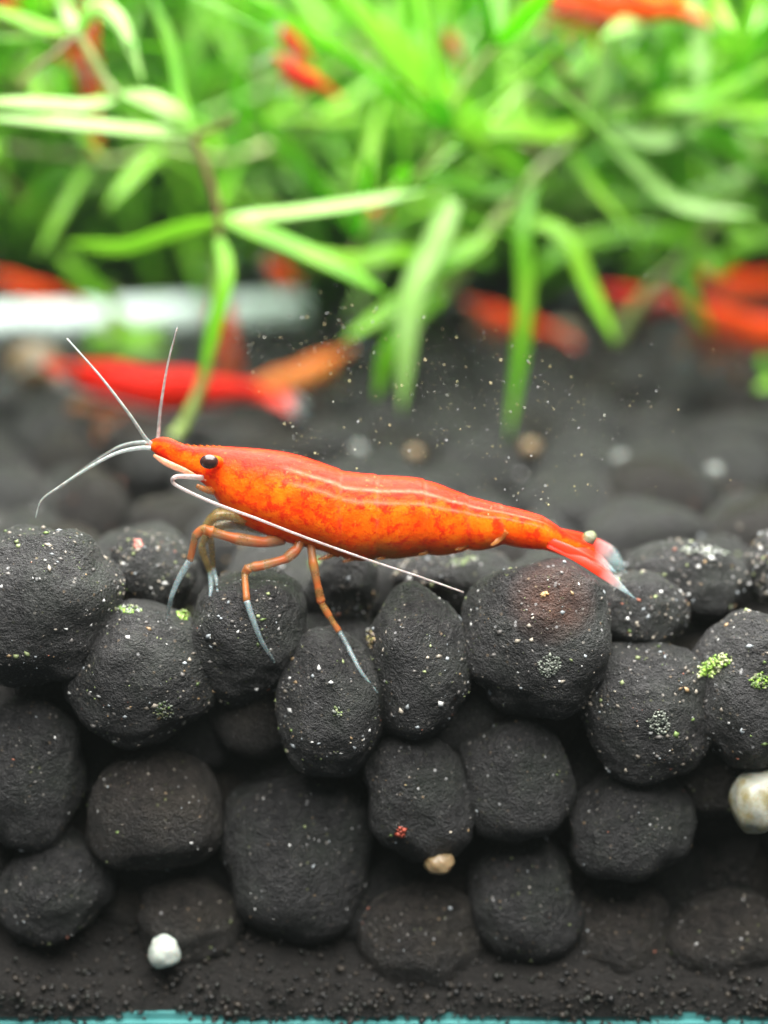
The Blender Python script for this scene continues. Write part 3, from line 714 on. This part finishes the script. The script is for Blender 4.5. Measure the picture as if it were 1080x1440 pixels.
# plant rooted behind the head, pale rosette at its top
e, b = plant('water plant rising behind the shrimp head with brown upper stem and pale leaves', [P(244, 616, 3.0), P(262, 590, 3.05), P(290, 520, 3.1), P(303, 430, 3.2), P(307, 335, 3.3)], .042)
V, Fc = tube_data([p-b for p in smooth_path([P(307, 335, 3.3), P(309, 310, 3.3), P(300, 270, 3.3), P(284, 225, 3.3), P(272, 192, 3.3)], 24)], lambda t: .027, 8)
link('brown_stem', mesh('brown_stem', V, Fc, STEM_B), e)
V, Fc = tube_data([p-b for p in smooth_path([P(272, 192, 3.3), P(292, 185, 3.28), P(312, 175, 3.25), P(333, 163, 3.2)], 14)], lambda t: lerp(.025, .012, t), 8)
link('brown_stem', mesh('brown_stem', V, Fc, STEM_B), e)
V, Fc = tube_data([p-b for p in smooth_path([P(165, 135, 3.25), P(145, 110, 3.25), P(120, 65, 3.25), P(108, 45, 3.25)], 14)], lambda t: .03, 8)
link('side_stem', mesh('side_stem', V, Fc, STEM), e)
V, Fc = tube_data([p-b for p in smooth_path([P(108, 48, 3.25), P(85, 70, 3.2), P(50, 95, 3.15), P(22, 125, 3.1)], 14)], lambda t: lerp(.026, .014, t), 8)
link('brown_stem', mesh('brown_stem', V, Fc, STEM_B), e)
for pts_, w, mt in [
   ([(268, 192, 3.3), (245, 165, 3.2), (215, 145, 3.2), (165, 132, 3.25)], .15, LEAF_P),
   ([(268, 190, 3.3), (200, 185, 3.1), (100, 175, 3.0), (-30, 165, 2.9)], .095, LEAF_P),
   ([(163, 140, 3.25), (120, 150, 3.1), (60, 148, 3.0), (-40, 143, 2.9)], .10, LEAF_P),
   ([(268, 188, 3.3), (252, 130, 3.4), (238, 60, 3.5), (205, -20, 3.6)], .09, LEAF),
   ([(110, 48, 3.25), (128, 18, 3.15), (152, 14, 3.1), (175, 45, 3.05), (203, 122, 3.0)], .10, LEAF_P),
   ([(108, 46, 3.25), (90, 10, 3.3), (85, -40, 3.3)], .11, LEAF_P),
   ([(106, 46, 3.25), (60, 40, 3.3), (-20, 10, 3.4)], .11, LEAF),
   ([(312, 310, 3.3), (400, 302, 3.3), (500, 288, 3.4), (605, 268, 3.5)], .10, LEAF_P),
   ([(312, 308, 3.3), (380, 335, 3.2), (470, 375, 3.1), (545, 415, 3.1)], .13, LEAF),
   ([(306, 312, 3.3), (240, 330, 3.5), (170, 350, 3.7), (90, 340, 3.9)], .12, LEAF),
   ([(306, 330, 3.3), (318, 390, 3.1), (302, 460, 3.0), (282, 540, 2.95)], .12, LEAF)]:
    blade_leaf(e, b, pts_, w, mt)

# plant sprawling across the middle right, hanging leaves
e, b = plant('water plant leaning across the upper middle with leaves hanging towards the shrimp back', [P(618, 425, 4.4), P(655, 375, 4.4), P(700, 310, 4.5), P(748, 250, 4.6), P(800, 205, 4.7), P(845, 165, 4.8)], .05)
V, Fc = tube_data([p-b for p in smooth_path([P(832, 178, 4.75), P(812, 150, 4.7), P(790, 95, 4.7), P(765, 45, 4.7)], 14)], lambda t: .035, 8)
link('brown_stem', mesh('brown_stem', V, Fc, STEM_B), e)
for pts_, w, mt in [
   ([(640, 285, 4.0), (610, 350, 3.9), (578, 430, 3.8), (565, 585, 3.8)], .20, LEAF_P),
   ([(625, 415, 4.3), (590, 440, 4.1), (550, 490, 4.0), (528, 565, 4.0)], .15, LEAF),
   ([(690, 335, 4.4), (620, 380, 4.2), (560, 430, 4.1), (480, 480, 4.0)], .16, LEAF),
   ([(752, 250, 4.6), (735, 330, 4.4), (738, 440, 4.3), (714, 625, 4.2)], .13, LEAF),
   ([(742, 252, 4.6), (660, 180, 4.3), (590, 110, 4.2), (470, -20, 4.1)], .26, LEAF),
   ([(820, 185, 4.7), (835, 150, 4.5), (850, 90, 4.4), (862, 30, 4.3)], .14, LEAF_P),
   ([(848, 168, 4.8), (930, 150, 4.6), (1000, 140, 4.5), (1110, 80, 4.3)], .16, LEAF),
   ([(848, 172, 4.8), (920, 200, 4.6), (985, 182, 4.5)], .14, LEAF_P),
   ([(842, 176, 4.8), (900, 240, 4.7), (960, 290, 4.6), (1065, 302, 4.5)], .13, LEAF_P),
   ([(706, 305, 4.5), (790, 330, 4.4), (830, 410, 4.3), (868, 485, 4.2)], .13, LEAF),
   ([(752, 248, 4.6), (690, 270, 4.5), (600, 255, 4.4), (520, 290, 4.4)], .14, LEAF),
   ([(650, 380, 4.4), (560, 360, 4.2), (490, 370, 4.1), (400, 345, 4.0)], .14, LEAF),
   ([(846, 165, 4.8), (780, 190, 4.5), (700, 185, 4.4), (600, 215, 4.3)], .14, LEAF)]:
    blade_leaf(e, b, pts_, w, mt)
# plant at the right edge
e, b = plant('water plant slanting up over the large orange shrimp with a long straight leaf', [P(865, 480, 6.2), P(905, 420, 6.2), P(975, 350, 6.2), P(1060, 240, 6.2), P(1130, 130, 6.2)], .055)
for pts_, w, mt in [
   ([(1062, 240, 6.2), (1000, 200, 5.8), (900, 195, 5.6), (790, 250, 5.5)], .16, LEAF),
   ([(1062, 242, 6.2), (1000, 270, 5.9), (930, 285, 5.8), (820, 275, 5.7)], .14, LEAF_P),
   ([(1085, 200, 6.2), (1010, 110, 5.9), (960, 90, 5.8), (880, 120, 5.7)], .18, LEAF),
   ([(1085, 200, 6.2), (1040, 90, 6.0), (1000, 40, 5.9), (940, -20, 5.8)], .18, LEAF),
   ([(980, 345, 6.2), (900, 330, 6.0), (800, 350, 5.9), (740, 400, 5.9)], .17, LEAF),
   ([(980, 345, 6.2), (1010, 380, 6.0), (1040, 350, 5.9), (1110, 330, 5.8)], .15, LEAF),
   ([(978, 348, 6.2), (960, 390, 6.1), (975, 430, 6.0), (1000, 470, 6.0)], .12, LEAF)]:
    blade_leaf(e, b, pts_, w, mt)
# low sprigs at both edges
e, b = plant('short green sprig reaching in over the bed beside the plants', [P(1120, 560, 5.0), P(1100, 545, 5.0), P(1085, 530, 5.0)], .04)
for pts_ in ([(1100, 545, 5.0), (1085, 540, 4.9), (1062, 548, 4.9)], [(1085, 530, 5.0), (1075, 515, 4.9), (1070, 500, 4.9)]): blade_leaf(e, b, list(pts_), .10, LEAF)
e, b = plant('short green sprig standing behind the red shrimp', [P(150, 505, 7.0), P(150, 480, 7.0), P(155, 450, 7.1), P(160, 410, 7.1)], .05)
for pts_ in ([(150, 485, 7.0), (185, 490, 6.9), (240, 490, 6.9)], [(152, 470, 7.0), (135, 480, 6.9), (128, 505, 6.9)], [(156, 440, 7.1), (190, 470, 7.0), (235, 455, 7.0)], [(158, 425, 7.1), (120, 400, 7.0), (80, 350, 7.0)]): blade_leaf(e, b, list(pts_), .16, LEAF)

LOW = [(-400, 385), (420, 385), (460, 470), (640, 500), (680, 420), (1080, 420), (1500, 420)]
PMARKS = [(60, 60, 'by the curled pale leaf'), (60, 300, 'above the pale mint bar'), (200, 250, 'behind the brown stem'), (420, 90, 'around the pair of small red shrimps'), (420, 300, 'behind the long pale leaf of the rooted plant'),
          (620, 80, 'behind the broad slanting leaf'), (620, 300, 'behind the hanging pale leaf'), (860, 20, 'around the large orange shrimp in the top'), (800, 200, 'behind the leaning stem'), (800, 370, 'above the half hidden orange shrimp'),
          (1000, 130, 'behind the straight slanting leaf'), (1000, 330, 'above the large orange shrimp on the bed')]
def floater(k, p0, heading, lift, length, near):
    n = 7; path = [p0]; h = heading
    for i in range(n-1):
        h += prng.uniform(-.35, .35); lift_ = lift+prng.uniform(-.25, .25)
        path.append(path[-1]+Vector((math.cos(h)*math.cos(lift_), math.sin(h)*math.cos(lift_)*.6, math.sin(lift_)))*(length/(n-1)))
        if path[-1].y < 3.6: path[-1].y = 3.6
        if path[-1].y > 13: path[-1].y = 13
    for p in path:
        if proj(p)[1] > interp(LOW, proj(p)[0]): p.z += .5
    sm_ = STEM if prng.random() < .8 else STEM_B; X_, Y_ = proj(path[3])
    mk = min(PMARKS, key=lambda q: (q[0]-X_)**2+(q[1]-Y_)**2)[2]
    e, b = plant(('' if near else 'deep set ')+('green' if sm_ is STEM else 'brown')+' stemmed leafy plant drifting '+mk, path, .032 if prng.random() < .6 else .025, sm_, 'plants of the green tangle')
    sp = smooth_path(path, 60); nodes = max(4, int(length/.62))
    for q in range(nodes):
        i = 2+int((q+.3)/nodes*57); p = sp[i]; t = (sp[min(59, i+1)]-sp[i-1]).normalized()
        a = t.orthogonal().normalized(); ph = prng.random()*6.28; nl = prng.choice((4, 5, 5, 6))
        for j in range(nl):
            side = Quaternion(t, ph+j*6.283/nl) @ a; d = (t*prng.uniform(.2, .9)+side+Vector((0, 0, prng.uniform(-.1, .3)))).normalized()
            ln = prng.uniform(.85, 1.75); tip = p+d*ln; X, Yp = proj(tip)
            if Yp > interp(LOW, X) or tip.y < 2.6: continue
            kd = 'g' if prng.random() < .62 else ('p' if prng.random() < .35 else 'd')
            leaf(e, p-b, d, ln, prng.uniform(.085, .15), kd, prng.uniform(-.6, .6))
for k in range(40):
    Y = lerp(4.6, 12.0, (k+prng.random())/40); half = (Y+7.25)*.27
    pxx = prng.uniform(-60, 1140); pyy = prng.uniform(-60, 380)
    p0 = P(pxx, pyy, Y)
    floater(k, p0, prng.uniform(0, 6.28), prng.uniform(-.1, .7), prng.uniform(2.0, 4.2), Y < 8)
# the far mass of foliage, one tangle
V, Fc = [], []
base_leaf = [(list(v.co for v in me.vertices), [tuple(p.vertices) for p in me.polygons]) for me in leaf_lib['g'][:4]]
for k in range(3600):
    y = prng.uniform(10.5, 16.5); x = prng.uniform(-8, 8); z = prng.uniform(-.2 if y > 13 else .7, 6.5)
    d = Vector((prng.uniform(-1, 1), prng.uniform(-1, 1), prng.uniform(-.5, .9))).normalized(); ln = prng.uniform(1.0, 2.2)
    q = d.to_track_quat('X', 'Z') @ Quaternion((1, 0, 0), prng.uniform(-.8, .8)); bv, bf = base_leaf[k % 4]; b0 = len(V); c = Vector((x, y, z)); w = prng.uniform(1.0, 1.8)
    V += [c+q @ Vector((v.x*ln, v.y*ln*w, v.z*ln)) for v in bv]; Fc += [tuple(b0+i for i in f) for f in bf]
me = mesh('distant_foliage', V, Fc, LEAF)
tag(link('distant_foliage', me), 'far green tangle of water plant leaves', 'foliage', kind='stuff')

# ------------------------------------------------------------------ fine debris in the water just behind the glass
rng = random.Random(55)
spots = []
CL = [(380, 480, 40, 25, 60), (470, 470, 40, 25, 70), (540, 565, 60, 40, 70), (610, 520, 60, 40, 70), (690, 560, 70, 45, 90), (760, 600, 70, 50, 80), (830, 560, 60, 40, 50),
      (420, 625, 14, 16, 30), (730, 690, 40, 10, 30), (640, 640, 90, 40, 60), (480, 640, 40, 18, 25), (900, 620, 80, 60, 35), (560, 400, 200, 80, 30)]
for cx, cy, sx, sy, n in CL:
    for q in range(n):
        x, y = rng.gauss(cx, sx), rng.gauss(cy, sy)
        spots.append((P(x, y, rng.uniform(.0, .10)), Vector((rng.uniform(-1, 1), -1, rng.uniform(-1, 1))).normalized(), .0020+.0055*rng.random()**4))
o = link('floating_debris', grains_mesh('floating_debris', spots, rng, [(.55, .48, .25), (.5, .42, .22), (.6, .6, .5), (.4, .36, .16), (.5, .5, .5)]))
tag(o, 'fine tan specks drifting in the water above the shrimp', 'debris', kind='stuff')
print('objects', len(bpy.data.objects), 'tris', sum(len(o.data.loop_triangles) if o.type == 'MESH' else 0 for o in bpy.data.objects))

# ------------------------------------------------------------------ slightly cloudy water
hz = bpy.data.materials.new('cloudy water'); hz.use_nodes = True; t = hz.node_tree; t.nodes.clear()
vo = t.nodes.new('ShaderNodeVolumePrincipled'); ou = t.nodes.new('ShaderNodeOutputMaterial'); t.links.new(vo.outputs[0], ou.inputs['Volume'])
vo.inputs['Color'].default_value = (.82, .95, .88, 1); vo.inputs['Density'].default_value = .0004; vo.inputs['Anisotropy'].default_value = .2
h = box('haze', -12, 12, -9, 20, TANK_Z-1.6, 10, hz); h['kind'] = 'stuff'
sc.cycles.volume_bounces = 0
